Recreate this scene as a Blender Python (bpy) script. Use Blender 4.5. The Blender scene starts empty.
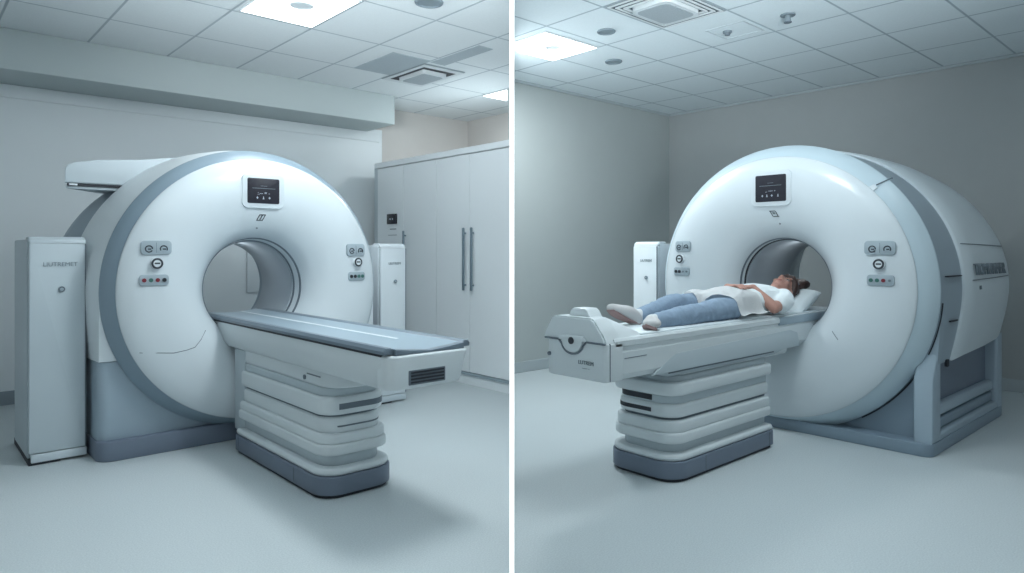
import bpy, bmesh, math, random
from mathutils import Vector, Matrix, noise
from mathutils.bvhtree import BVHTree
random.seed(7)
S = 1.15                     # metres per design unit
PI = math.pi
scene = bpy.context.scene
col = scene.collection

# ------------------------------------------------------------------ materials
def lin(c):
    return tuple(((v/255)/12.92 if v/255 <= .04045 else ((v/255+.055)/1.055)**2.4) for v in c)

def nodes(name):
    m = bpy.data.materials.new(name); m.use_nodes = True
    nt = m.node_tree
    return m, nt, nt.nodes['Principled BSDF']

def mat(name, rgb, rough=.4, metal=0, vary=.04, scale=6, bump=0, bscale=200, coat=0, emit=0, spec=.5):
    m, nt, b = nodes(name)
    c = lin(rgb)
    tc = nt.nodes.new('ShaderNodeTexCoord')
    nz = nt.nodes.new('ShaderNodeTexNoise'); nz.inputs['Scale'].default_value = scale; nz.inputs['Detail'].default_value = 3
    nt.links.new(tc.outputs['Object'], nz.inputs['Vector'])
    mx = nt.nodes.new('ShaderNodeMix'); mx.data_type = 'RGBA'
    mx.inputs[6].default_value = (*[v*(1-vary) for v in c], 1)
    mx.inputs[7].default_value = (*[min(1, v*(1+vary)) for v in c], 1)
    nt.links.new(nz.outputs['Fac'], mx.inputs[0])
    nt.links.new(mx.outputs[2], b.inputs['Base Color'])
    b.inputs['Roughness'].default_value = rough
    b.inputs['Metallic'].default_value = metal
    b.inputs['Coat Weight'].default_value = coat
    b.inputs['Specular IOR Level'].default_value = spec
    if emit:
        b.inputs['Emission Color'].default_value = (*c, 1); b.inputs['Emission Strength'].default_value = emit
    if bump:
        n2 = nt.nodes.new('ShaderNodeTexNoise'); n2.inputs['Scale'].default_value = bscale; n2.inputs['Detail'].default_value = 4
        nt.links.new(tc.outputs['Object'], n2.inputs['Vector'])
        bp = nt.nodes.new('ShaderNodeBump'); bp.inputs['Strength'].default_value = bump; bp.inputs['Distance'].default_value = .01
        nt.links.new(n2.outputs['Fac'], bp.inputs['Height'])
        nt.links.new(bp.outputs['Normal'], b.inputs['Normal'])
    return m

def floor_mat():
    m, nt, b = nodes('speckled_vinyl')
    tc = nt.nodes.new('ShaderNodeTexCoord')
    n1 = nt.nodes.new('ShaderNodeTexNoise'); n1.inputs['Scale'].default_value = 160; n1.inputs['Detail'].default_value = 2
    n2 = nt.nodes.new('ShaderNodeTexNoise'); n2.inputs['Scale'].default_value = 1.3
    nt.links.new(tc.outputs['Object'], n1.inputs['Vector']); nt.links.new(tc.outputs['Object'], n2.inputs['Vector'])
    r = nt.nodes.new('ShaderNodeValToRGB')
    r.color_ramp.elements[0].position = .3; r.color_ramp.elements[0].color = (*lin(FLOOR_A), 1)
    r.color_ramp.elements[1].position = .7; r.color_ramp.elements[1].color = (*lin(FLOOR_B), 1)
    nt.links.new(n1.outputs['Fac'], r.inputs['Fac'])
    mx = nt.nodes.new('ShaderNodeMix'); mx.data_type = 'RGBA'; mx.blend_type = 'MULTIPLY'
    mx.inputs[7].default_value = (.93, .95, .96, 1)
    nt.links.new(n2.outputs['Fac'], mx.inputs[0]); nt.links.new(r.outputs['Color'], mx.inputs[6])
    nt.links.new(mx.outputs[2], b.inputs['Base Color'])
    b.inputs['Roughness'].default_value = .42
    b.inputs['Specular IOR Level'].default_value = .35
    return m

def tile_mat(name, rgb, line, x0, sx, y0, sy, w=.011):
    """suspended ceiling: T-bar grid lines every sx (X) and sy (Y) metres"""
    m, nt, b = nodes(name)
    tc = nt.nodes.new('ShaderNodeTexCoord')
    sp = nt.nodes.new('ShaderNodeSeparateXYZ'); nt.links.new(tc.outputs['Object'], sp.inputs[0])
    def math_(op, a, bval):
        n = nt.nodes.new('ShaderNodeMath'); n.operation = op
        nt.links.new(a, n.inputs[0])
        if isinstance(bval, (int, float)): n.inputs[1].default_value = bval
        else: nt.links.new(bval, n.inputs[1])
        return n.outputs[0]
    def axis(o, p0, s):
        v = math_('SUBTRACT', o, p0); v = math_('DIVIDE', v, s); v = math_('ADD', v, 100.5)
        v = math_('FRACT', v, 0); v = math_('SUBTRACT', v, .5); v = math_('ABSOLUTE', v, 0)
        v = math_('MULTIPLY', v, s)
        mr = nt.nodes.new('ShaderNodeMapRange'); mr.interpolation_type = 'SMOOTHSTEP'
        mr.inputs[1].default_value = w*.35; mr.inputs[2].default_value = w
        mr.inputs[3].default_value = 1; mr.inputs[4].default_value = 0
        nt.links.new(v, mr.inputs[0]); return mr.outputs[0]
    g = math_('MAXIMUM', axis(sp.outputs[0], x0, sx), axis(sp.outputs[1], y0, sy))
    nz = nt.nodes.new('ShaderNodeTexNoise'); nz.inputs['Scale'].default_value = 90; nz.inputs['Detail'].default_value = 4
    nt.links.new(tc.outputs['Object'], nz.inputs['Vector'])
    base = nt.nodes.new('ShaderNodeMix'); base.data_type = 'RGBA'
    c = lin(rgb)
    base.inputs[6].default_value = (*[v*.95 for v in c], 1); base.inputs[7].default_value = (*[v*1.04 for v in c], 1)
    nt.links.new(nz.outputs['Fac'], base.inputs[0])
    mx = nt.nodes.new('ShaderNodeMix'); mx.data_type = 'RGBA'
    mx.inputs[7].default_value = (*lin(line), 1)
    nt.links.new(g, mx.inputs[0]); nt.links.new(base.outputs[2], mx.inputs[6])
    nt.links.new(mx.outputs[2], b.inputs['Base Color'])
    bp = nt.nodes.new('ShaderNodeBump'); bp.inputs['Strength'].default_value = .25; bp.inputs['Distance'].default_value = .01
    bp.invert = True
    nt.links.new(g, bp.inputs['Height']); nt.links.new(bp.outputs['Normal'], b.inputs['Normal'])
    b.inputs['Roughness'].default_value = .85
    b.inputs['Specular IOR Level'].default_value = .2
    return m

FLOOR_A, FLOOR_B = (189, 198, 201), (207, 215, 217)
M = dict(
    floor=floor_mat(),
    ceil_l=tile_mat('ceiling_tiles_left', (232, 238, 240), (182, 192, 198), 1.84*S, .465*S, 3.815*S, .615*S),
    ceil_r=tile_mat('ceiling_tiles_right', (228, 238, 242), (172, 186, 194), 4.13*S, .573*S, 2.09*S, .448*S),
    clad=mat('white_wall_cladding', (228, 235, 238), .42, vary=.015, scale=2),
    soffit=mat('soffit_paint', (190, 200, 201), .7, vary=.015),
    brown=mat('taupe_wall_paint', (206, 203, 200), .8, vary=.02),
    wall_r1=mat('grey_green_wall_paint', (178, 186, 186), .75, vary=.02, bump=.03),
    wall_r2=mat('slate_wall_paint', (168, 173, 174), .75, vary=.03, bump=.03),
    base_tr=mat('baseboard_vinyl', (176, 186, 190), .5),
    base_trd=mat('grey_baseboard_vinyl', (140, 152, 160), .5),
    white=mat('gloss_white_shell', (214, 223, 228), .27, vary=.01, coat=.3),
    white_m=mat('satin_white_panel', (222, 230, 234), .42, vary=.015),
    white_d=mat('soft_white_panel', (200, 211, 217), .45, vary=.02),
    pale=mat('pale_blue_grey_panel', (190, 208, 217), .35, vary=.02),
    band=mat('slate_blue_band', (136, 155, 168), .36, vary=.02),
    grey=mat('grey_housing', (150, 165, 176), .42, vary=.02),
    base=mat('blue_grey_base', (158, 175, 187), .45, vary=.02),
    base_d=mat('dusk_blue_base', (128, 146, 160), .45, vary=.02),
    plinth=mat('slate_plinth', (110, 122, 138), .45, vary=.03),
    bore=mat('bore_liner_grey', (168, 178, 186), .4, vary=.02),
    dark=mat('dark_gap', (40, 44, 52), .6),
    mid=mat('mid_grey_seam', (100, 112, 122), .5),
    screen=mat('black_screen_glass', (38, 38, 48), .18, vary=.02),
    glyph=mat('screen_glyph', (170, 178, 190), .5, emit=.15),
    ink=mat('grey_print', (112, 124, 132), .6),
    ink_d=mat('dark_print', (52, 60, 68), .6),
    key=mat('keypad_grey', (160, 174, 182), .45),
    chrome=mat('brushed_chrome', (170, 178, 184), .25, metal=1),
    red=mat('red_button', (126, 44, 56), .4),
    green=mat('green_button', (62, 112, 104), .4),
    blackb=mat('black_button', (40, 44, 50), .4),
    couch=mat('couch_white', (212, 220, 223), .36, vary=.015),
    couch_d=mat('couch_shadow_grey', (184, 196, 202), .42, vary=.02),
    cradle=mat('cradle_blue_grey', (150, 168, 180), .3, vary=.02),
    rail=mat('rail_slate', (112, 126, 138), .35),
    foam=mat('white_couch_mat', (222, 232, 236), .5, vary=.02),
    cab=mat('cupboard_laminate', (234, 240, 243), .4, vary=.012, scale=2),
    cab_e=mat('cupboard_edge', (150, 164, 172), .4),
    handle=mat('handle_steel', (142, 158, 168), .3, metal=.6),
    lamp=mat('lit_diffuser', (255, 255, 255), .5, vary=0, emit=3.2),
    lampframe=mat('fixture_white', (215, 222, 225), .5),
    vent=mat('vent_grey', (150, 162, 168), .55),
    vent_d=mat('vent_mesh_grey', (168, 178, 184), .7, vary=.3, scale=250),
    tileg=mat('grey_vent_tile', (176, 187, 193), .75, vary=.06, scale=60),
    fixture=mat('fixture_grey', (128, 142, 150), .5),
    vent_slot=mat('vent_slot_grey', (84, 96, 104), .6),
    fixture_lt=mat('fixture_light_grey', (196, 206, 211), .6),
    tower_g=mat('pale_grey_cabinet', (186, 198, 204), .42, vary=.015),
    ink_l=mat('faint_grey_print', (134, 148, 156), .6),
    edge=mat('glowing_partition_edge', (255, 255, 255), .6, vary=0, emit=.9),  # glow added so the plain edge looks bright white; not a lamp
    part=mat('white_partition_paint', (225, 230, 232), .7),
    skin=mat('skin', (184, 138, 124), .5, vary=.06, scale=14),
    lips=mat('lips', (165, 92, 88), .45),
    eyew=mat('eye_white', (170, 160, 154), .3),
    iris=mat('eye_dark', (48, 34, 28), .2),
    hair=mat('dark_brown_hair', (62, 42, 38), .5, vary=.35, scale=30),
    jeans=mat('blue_denim', (134, 154, 175), .85, vary=.16, scale=22, bump=.25, bscale=90),
    waist=mat('dark_waistband', (70, 88, 110), .85),
    shirt=mat('white_cotton_shirt', (226, 234, 237), .85, vary=.03, bump=.15, bscale=60),
    blanket=mat('white_blanket', (250, 252, 253), .9, vary=.02, bump=.2, bscale=50),
    pillow=mat('pillow_white', (222, 232, 236), .85, vary=.02, bump=.1, bscale=40),
    shoe=mat('pale_grey_canvas', (194, 194, 194), .8, vary=.06),
    sole=mat('dusty_rose_sole', (150, 124, 122), .8),
    sock=mat('white_sock', (214, 218, 220), .9),
)

# ------------------------------------------------------------------ mesh helpers (design units in, metres out)
def finish(o, parent, label, cat, group, kind):
    col.objects.link(o)
    if parent is not None: o.parent = parent
    if label: o['label'] = label
    if cat: o['category'] = cat
    if group: o['group'] = group
    if kind: o['kind'] = kind
    return o

def mk(name, bm, m, parent=None, smooth=38, xf=None, label=None, cat=None, group=None, kind=None, loc=None):
    if xf is not None: bm.transform(xf)
    bm.transform(Matrix.Scale(S, 4))
    bmesh.ops.recalc_face_normals(bm, faces=bm.faces[:])
    me = bpy.data.meshes.new(name); bm.to_mesh(me); bm.free()
    me.materials.append(M[m] if isinstance(m, str) else m)
    if smooth:
        for p in me.polygons: p.use_smooth = True
        me.set_sharp_from_angle(angle=math.radians(smooth))
    o = bpy.data.objects.new(name, me)
    if loc: o.location = Vector(loc)*S
    return finish(o, parent, label, cat, group, kind)

def thing(name, label, cat, loc=(0, 0, 0), rz=0, group=None, kind=None):
    o = bpy.data.objects.new(name, None); o.empty_display_size = .1
    o.location = Vector(loc)*S; o.rotation_euler = (0, 0, rz)
    return finish(o, None, label, cat, group, kind)

def struct(name, bm, m, **k): return mk(name, bm, m, kind='structure', **k)

def bx(x0, x1, y0, y1, z0, z1, bev=0, seg=3, bm=None):
    b = bmesh.new()
    v = [b.verts.new((x, y, z)) for x in (x0, x1) for y in (y0, y1) for z in (z0, z1)]
    for f in ((0, 1, 3, 2), (4, 6, 7, 5), (0, 4, 5, 1), (2, 3, 7, 6), (0, 2, 6, 4), (1, 5, 7, 3)):
        b.faces.new([v[i] for i in f])
    bmesh.ops.recalc_face_normals(b, faces=b.faces[:])
    if bev: bmesh.ops.bevel(b, geom=b.edges[:], offset=bev, segments=seg, affect='EDGES', profile=.5, clamp_overlap=True)
    return join(bm, b)

def join(dst, src):
    if dst is None: return src
    me = bpy.data.meshes.new('t'); src.to_mesh(me); src.free(); dst.from_mesh(me); bpy.data.meshes.remove(me); return dst

def prism(pts, axis, a0, a1, bev=0, seg=2, bm=None, side=False):
    """polygon pts extruded along axis: 'z' pts=(x,y); 'y' pts=(x,z); 'x' pts=(y,z)"""
    def P(p, a): return {'z': (p[0], p[1], a), 'y': (p[0], a, p[1]), 'x': (a, p[0], p[1])}[axis]
    b = bmesh.new()
    lo = [b.verts.new(P(p, a0)) for p in pts]; hi = [b.verts.new(P(p, a1)) for p in pts]
    f0 = b.faces.new(lo); f1 = b.faces.new(hi[::-1]); n = len(pts)
    for i in range(n): b.faces.new((lo[i], lo[(i+1) % n], hi[(i+1) % n], hi[i]))
    bmesh.ops.recalc_face_normals(b, faces=b.faces[:])
    if bev:
        ed = set(f0.edges) | set(f1.edges)
        if side: ed = set(b.edges)
        bmesh.ops.bevel(b, geom=list(ed), offset=bev, segments=seg, affect='EDGES', profile=.5, clamp_overlap=True)
    return join(bm, b)

def rrect(x0, x1, y0, y1, r, n=6):
    """rounded rectangle outline; r may be a 4-list (x1y1, x0y1, x0y0, x1y0)"""
    rs = r if isinstance(r, (list, tuple)) else [r]*4
    out = []
    for (cx, cy, a0, rr) in ((x1, y1, 0, rs[0]), (x0, y1, 90, rs[1]), (x0, y0, 180, rs[2]), (x1, y0, 270, rs[3])):
        sx = -1 if cx == x1 else 1; sy = -1 if cy == y1 else 1
        for i in range(n+1):
            a = math.radians(a0+90*i/n)
            out.append((cx+sx*rr+rr*math.cos(a), cy+sy*rr+rr*math.sin(a)))
    return out

def lathe(prof, zc, n=144, close=False, sx=1):
    """revolve (d, r) about the machine's y axis at height zc"""
    b = bmesh.new(); rings = []
    for p in prof:
        rx = p[1]; rz = p[2] if len(p) > 2 else p[1]
        rings.append([b.verts.new((rx*math.cos(2*PI*i/n), p[0], zc+rz*math.sin(2*PI*i/n))) for i in range(n)])
    m = len(rings)
    for k in range(m if close else m-1):
        A, B = rings[k], rings[(k+1) % m]
        for i in range(n): b.faces.new((A[i], A[(i+1) % n], B[(i+1) % n], B[i]))
    return b

def usec(secs, zc, rin, n=96, bm=None):
    """loft of U sections (d, rx, rz, xbot, zbot) around an open round bore of radius rin"""
    b = bmesh.new(); loops = []
    def loop(s):
        d, rx, rz, xb, zb = s[:5]; pts = []
        for i in range(n+1):
            a = PI*i/n; pts.append((rx*math.cos(a), zc+rz*math.sin(a)))
        k = 12
        for i in range(1, k+1):
            t = i/k; pts.append((-(rx+(xb-rx)*t*t*(1.5-.5*t)), zc+(zb-zc)*t))
        for i in range(1, 12): pts.append((-xb+2*xb*i/12, zb))
        for i in range(k, 0, -1):
            t = i/k; pts.append(((rx+(xb-rx)*t*t*(1.5-.5*t)), zc+(zb-zc)*t))
        return pts
    def inner(pts):
        out = []
        for (x, z) in pts:
            a = math.atan2(z-zc, x); out.append((rin*math.cos(a), zc+rin*math.sin(a)))
        return out
    first = loop(secs[0]); last = loop(secs[-1])
    L = [(secs[0][0], inner(first))]+[(s[0], loop(s)) for s in secs]+[(secs[-1][0], inner(last))]
    LE = [secs[0]]+list(secs)+[secs[-1]]
    def lean(s, z):
        return s[5]*max(0, min(1, (zc-z)/(zc-s[4])))**1.6 if len(s) > 5 else 0
    V = [[b.verts.new((x, d-lean(s_, z), z)) for (x, z) in pts] for (d, pts), s_ in zip(L, LE)]
    N = len(first)
    for k in range(len(V)):
        A, B = V[k], V[(k+1) % len(V)]
        for i in range(N): b.faces.new((A[i], A[(i+1) % N], B[(i+1) % N], B[i]))
    return join(bm, b)

def cyl(c, r, h, axis='z', n=28, r2=None, bev=0, bm=None):
    b = bmesh.new()
    bmesh.ops.create_cone(b, cap_ends=True, segments=n, radius1=r, radius2=r if r2 is None else r2, depth=h)
    if bev: bmesh.ops.bevel(b, geom=[e for e in b.edges if len(e.link_faces) == 2 and any(len(f.verts) > 4 for f in e.link_faces)], offset=bev, segments=2, affect='EDGES')
    if axis == 'y': b.transform(Matrix.Rotation(PI/2, 4, 'X'))
    if axis == 'x': b.transform(Matrix.Rotation(PI/2, 4, 'Y'))
    b.transform(Matrix.Translation(c))
    return join(bm, b)

def ring(c, R, r, axis='z', n=40, k=8, bm=None):
    b = bmesh.new(); V = []
    for i in range(n):
        a = 2*PI*i/n
        V.append([b.verts.new(((R+r*math.cos(2*PI*j/k))*math.cos(a), (R+r*math.cos(2*PI*j/k))*math.sin(a), r*math.sin(2*PI*j/k))) for j in range(k)])
    for i in range(n):
        for j in range(k): b.faces.new((V[i][j], V[(i+1) % n][j], V[(i+1) % n][(j+1) % k], V[i][(j+1) % k]))
    if axis == 'y': b.transform(Matrix.Rotation(PI/2, 4, 'X'))
    b.transform(Matrix.Translation(c))
    return join(bm, b)

def tube(pts, r, k=8, bm=None):
    """pts: Vectors; r: number or list"""
    b = bmesh.new(); P = [Vector(p) for p in pts]; V = []
    for i, p in enumerate(P):
        t = (P[min(i+1, len(P)-1)]-P[max(i-1, 0)]).normalized()
        up = Vector((0, 0, 1)) if abs(t.z) < .9 else Vector((1, 0, 0))
        a = t.cross(up).normalized(); c = a.cross(t)
        rr = r[i] if isinstance(r, (list, tuple)) else r
        V.append([b.verts.new(p+a*(rr*math.cos(2*PI*j/k))+c*(rr*math.sin(2*PI*j/k))) for j in range(k)])
    for i in range(len(V)-1):
        for j in range(k): b.faces.new((V[i][j], V[i][(j+1) % k], V[i+1][(j+1) % k], V[i+1][j]))
    b.faces.new(V[0][::-1]); b.faces.new(V[-1])
    return join(bm, b)

def text(name, s, size, m, parent, xf, depth=.0012, align='CENTER', label=None, sx=1):
    cu = bpy.data.curves.new('txt', 'FONT'); cu.body = s; cu.size = size; cu.extrude = depth; cu.align_x = align; cu.align_y = 'CENTER'
    t = bpy.data.objects.new('txt', cu); col.objects.link(t)
    dg = bpy.context.evaluated_depsgraph_get(); dg.update()
    me = bpy.data.meshes.new_from_object(t.evaluated_get(dg))
    bpy.data.objects.remove(t); bpy.data.curves.remove(cu)
    b = bmesh.new(); b.from_mesh(me); bpy.data.meshes.remove(me)
    b.transform(Matrix.Diagonal((sx, 1, 1, 1)))
    return mk(name, b, m, parent, smooth=0, xf=xf, label=label)

def frame(o, tx, n):
    """matrix whose X is tx, Z is n, placed at o"""
    n = Vector(n).normalized(); tx = Vector(tx); tx = (tx-n*tx.dot(n)).normalized(); ty = n.cross(tx)
    return Matrix(((tx.x, ty.x, n.x, o[0]), (tx.y, ty.y, n.y, o[1]), (tx.z, ty.z, n.z, o[2]), (0, 0, 0, 1)))

def cat_interp(keys, x):
    """smooth interpolation of sorted (x, y) keys"""
    if x <= keys[0][0]: return keys[0][1]
    for i in range(len(keys)-1):
        x0, y0 = keys[i]; x1, y1 = keys[i+1]
        if x <= x1:
            xm, ym = keys[i-1] if i else (2*x0-x1, 2*y0-y1)
            xp, yp = keys[i+2] if i+2 < len(keys) else (2*x1-x0, 2*y1-y0)
            h = x1-x0; m0 = (y1-ym)/(x1-xm)*h; m1 = (yp-y0)/(xp-x0)*h; t = (x-x0)/h
            return (2*t**3-3*t*t+1)*y0+(t**3-2*t*t+t)*m0+(-2*t**3+3*t*t)*y1+(t**3-t*t)*m1
    return keys[-1][1]

# ------------------------------------------------------------------ camera (level lens, shifted down)
# world X = along the left-room wall, world Y = along the couch of the left room
c1, c2 = .6704, .742
cam = bpy.data.cameras.new('camera'); camo = bpy.data.objects.new('camera', cam); col.objects.link(camo)
cam.sensor_width = 36; cam.lens = 684/1024*36; cam.shift_y = -36.5/1024; cam.clip_start = .05
camo.location = (0, 0, S); camo.rotation_euler = (PI/2, 0, math.atan2(c2, c1)-PI/2)
scene.camera = camo
FW = Vector((c1, c2, 0)); RT = Vector((c2, -c1, 0))
def par(depth, side=0): p = FW*depth+RT*side; return (p.x, p.y)

# ------------------------------------------------------------------ setting
HL, HR = 2.315, 2.38
LB, LA, LA0 = 5.5, 4.36, -2.2           # left room: long wall at Y=LB, end wall at X=LA
RB, RA = 4.10, 5.865                    # right room: side wall at Y=RB, back wall at X=RA
tP = .0058                              # half thickness of the partition panel
pN, pF = 1.75, 5.50
b = bmesh.new()
vs = [b.verts.new((x, y, 0)) for x, y in ((LA0, -2.2), (6.0, -2.2), (6.0, 5.7), (LA0, 5.7))]; b.faces.new(vs)
struct('floor', b, 'floor')
def poly_plate(name, pts, z0, z1, m): return struct(name, prism(pts, 'z', z0, z1), m)
A0, A1 = par(-1.0), par(7.4)
poly_plate('ceiling_left', [par(-1.0, -tP), par(6.55, -tP), (LA+.05, LB+.05), (LA0, LB+.05), (LA0, -.4)], HL, HL+.05, 'ceil_l')
poly_plate('ceiling_right', [par(-1.0, tP), par(5.6, tP), (RA+.05, RB+.05), (RA+.05, -2.2), (-.4, -2.2)], HR, HR+.05, 'ceil_r')
# left room
struct('wall_back', bx(LA0, LA+.05, LB, LB+.05, 0, HL), 'brown')
struct('wall_cladding', bx(LA0, 3.33, LB-.03, LB, 0, 2.10), 'clad')
struct('wall_end', prism([(LA, 4.86), (LA+.05, 4.91), (LA+.05, LB), (LA, LB)], 'z', 0, HL), 'brown')
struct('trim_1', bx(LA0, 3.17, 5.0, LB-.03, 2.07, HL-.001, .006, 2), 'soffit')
struct('trim_2', bx(LA0, 3.30, LB-.045, LB-.03, 1.985, 2.07, .004, 2), 'clad')
struct('baseboard_back', bx(LA0, 3.30, LB-.045, LB-.03, 0, .088), 'base_trd')
# right room
struct('wall_side', prism([(3.71, RB), (RA, RB), (RA, RB+.05), (3.71, RB+.05)], 'z', 0, HR), 'wall_r1')
struct('wall_right', bx(RA, RA+.05, -2.2, RB+.05, 0, HR), 'wall_r2')
struct('baseboard_side', bx(3.71, RA-.012, RB-.012, RB, 0, .088, .003, 1), 'base_tr')
struct('baseboard_right', bx(RA-.012, RA, -2.2, RB-.012, 0, .09, .003, 1), 'base_tr')
struct('trim_3', bx(3.71, RA-.02, RB-.02, RB, HR-.02, HR-.001), 'base_tr')
struct('trim_4', bx(RA-.02, RA, -2.2, RB-.02, HR-.02, HR-.001), 'base_tr')
# the thin white partition between the two rooms, its edge strip towards the camera brightened by added emission
struct('wall_partition', prism([par(pN+.03, -tP), par(pF, -tP), par(pF, tP), par(pN+.03, tP)], 'z', 0, HL), 'part')
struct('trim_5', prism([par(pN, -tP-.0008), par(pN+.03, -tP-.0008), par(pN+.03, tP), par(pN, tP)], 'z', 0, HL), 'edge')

# white panel on the wall seen through the left scanner's bore
mk('wall_panel', bx(2.085, 2.62, LB-.05, LB-.03, .66, 1.5, .006, 2), 'white_m', label='white panel fixed on the wall, seen through the bore of the left scanner', cat='wall panel')

# ------------------------------------------------------------------ ceiling fixtures
def inset(pts, d):
    """shrink a convex counter-clockwise polygon by d"""
    n = len(pts); out = []
    for i in range(n):
        p0, p1, p2 = (Vector(pts[i-1]), Vector(pts[i]), Vector(pts[(i+1) % n]))
        e0 = (p1-p0).normalized(); e1 = (p2-p1).normalized()
        n0 = Vector((-e0.y, e0.x)); n1 = Vector((-e1.y, e1.x))
        m = (n0+n1).normalized(); out.append(tuple(p1+m*(d/max(.3, m.dot(n0)))))
    return out
def light_panel(pts, z, label):
    c = sum((Vector(p) for p in pts), Vector((0, 0)))/len(pts)
    t = thing('ceiling_light', label, 'ceiling light', (c.x, c.y, z))
    q = [tuple(Vector(p)-c) for p in pts]
    mk('frame', prism(q, 'z', -.008, -.0005), 'lampframe', t, 0)
    mk('diffuser', prism(inset(q, .012), 'z', -.011, -.0075), 'lamp', t, 0)
    return t
light_panel([(1.395, 3.20), (1.828, 3.20), (1.828, 3.775), (1.395, 3.775)], HL, 'bright square ceiling light panel above the left scanner')
light_panel([(3.700, 4.14), (3.955, 4.425), (4.0, 4.48), (3.700, 4.48)], HL, 'small bright corner of ceiling light panel above the cupboards')
light_panel([(3.04, 3.05), (3.55, 3.05), (3.55, 3.49), (3.18, 3.49), (3.04, 3.335)], HR, 'bright square ceiling light panel in right room')

def downlight(x, y, z, r, label, lens='fixture'):
    t = thing('downlight', label, 'downlight', (x, y, z))
    mk('trim_ring', ring((0, 0, -.004), r*.88, r*.14), 'lampframe' if lens != 'fixture' else 'fixture', t)
    mk('lens', cyl((0, 0, -.004), r*.82, .007, bev=.002), lens, t)
    return t
downlight(1.61, 3.45, HL-.007, .062, 'round spotlight set in the bright ceiling panel above the left scanner', 'lampframe')
downlight(2.10, 2.98, HL, .075, 'round grey recessed downlight at top edge of left ceiling')
downlight(3.33, 2.80, HR, .058, 'round grey downlight between ceiling light and vent in right room')
downlight(3.90, 3.21, HR, .062, 'round grey downlight nearest the wall in right room')
downlight(3.30, 3.245, HR-.007, .05, 'round spotlight set in the bright ceiling panel of right room', 'lampframe')

def vent(name, x0, x1, y0, y1, z, label, nring, round_):
    t = thing(name, label, 'air vent', ((x0+x1)/2, (y0+y1)/2, z))
    w, h = (x1-x0)/2, (y1-y0)/2
    mk('backing', bx(-w, w, -h, h, -.006, -.0005), 'vent', t, 0)
    cr = .60
    for i in range(nring):
        s0 = 1-.04-(1-cr)*i/nring; s1 = s0-(1-cr)/nring*.40
        f = bmesh.new()
        mk('louvre', f_ring(w*s0, h*s0, w*s1, h*s1, -.012-.002*i, -.008), 'lampframe', t, 0)
        s2 = s0-(1-cr)/nring*.9
        mk('slot', f_ring(w*s1, h*s1, w*s2, h*s2, -.009, -.0062), 'vent_slot' if nring > 1 else 'dark', t, 0)
    mk('centre_frame', prism(rrect(-w*cr, w*cr, -h*cr, h*cr, w*cr*.3), 'z', -.034, -.006), 'lampframe', t)
    mk('mesh_plate', prism(rrect(-w*cr*.84, w*cr*.84, -h*cr*.84, h*cr*.84, w*cr*.24), 'z', -.037, -.03), 'vent_d', t)
    return t
def f_ring(w0, h0, w1, h1, z0, z1):
    f = bmesh.new()
    bx(-w0, w0, -h0, -h1, z0, z1, bm=f); bx(-w0, w0, h1, h0, z0, z1, bm=f)
    bx(-w0, -w1, -h1, h1, z0, z1, bm=f); bx(w1, w0, -h1, h1, z0, z1, bm=f)
    return f
vent('ceiling_vent', 2.765, 3.13, 3.98, 4.55, HL, 'square grey air diffuser in ceiling above the left room cupboards', 1, True)
vent('ceiling_vent', 2.98, 3.545, 2.09, 2.52, HR, 'large square ribbed air vent in right room ceiling', 3, True)
mk('ceiling_grille', bx(2.46, 2.76, 3.90, 4.42, HL-.005, HL-.0005), 'tileg', label='grey blank vent tile left of the square diffuser in left ceiling', cat='vent tile')
mk('ceiling_grille', bx(2.785, 2.905, 3.40, 3.93, HL-.005, HL-.0005), 'tileg', label='narrow grey slot grille right of the square diffuser in left ceiling', cat='vent grille')
# access hatch with detector, sprinkler
mk('access_hatch', f_ring(.13, .13, .122, .122, HR-.003, HR-.0005), 'fixture_lt', loc=(3.92, 2.25, 0), label='thin square hatch outline around the ceiling sensor', cat='access hatch', smooth=0)
t = thing('ceiling_sensor', 'tiny dark ceiling sensor inside the square hatch outline', 'sensor', (3.90, 2.29, HR))
mk('base', cyl((0, 0, -.006), .028, .011), 'fixture', t); mk('head', cyl((0, 0, -.018), .016, .016, r2=.02), 'mid', t)
t = thing('sprinkler', 'small hanging sprinkler head near the ceiling vent', 'sprinkler', (3.885, 1.89, HR))
mk('escutcheon', cyl((0, 0, -.005), .042, .009, bev=.002), 'fixture', t)
mk('stem', cyl((0, 0, -.025), .016, .035), 'fixture', t)
mk('deflector', cyl((0, 0, -.046), .022, .006), 'mid', t)

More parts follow.
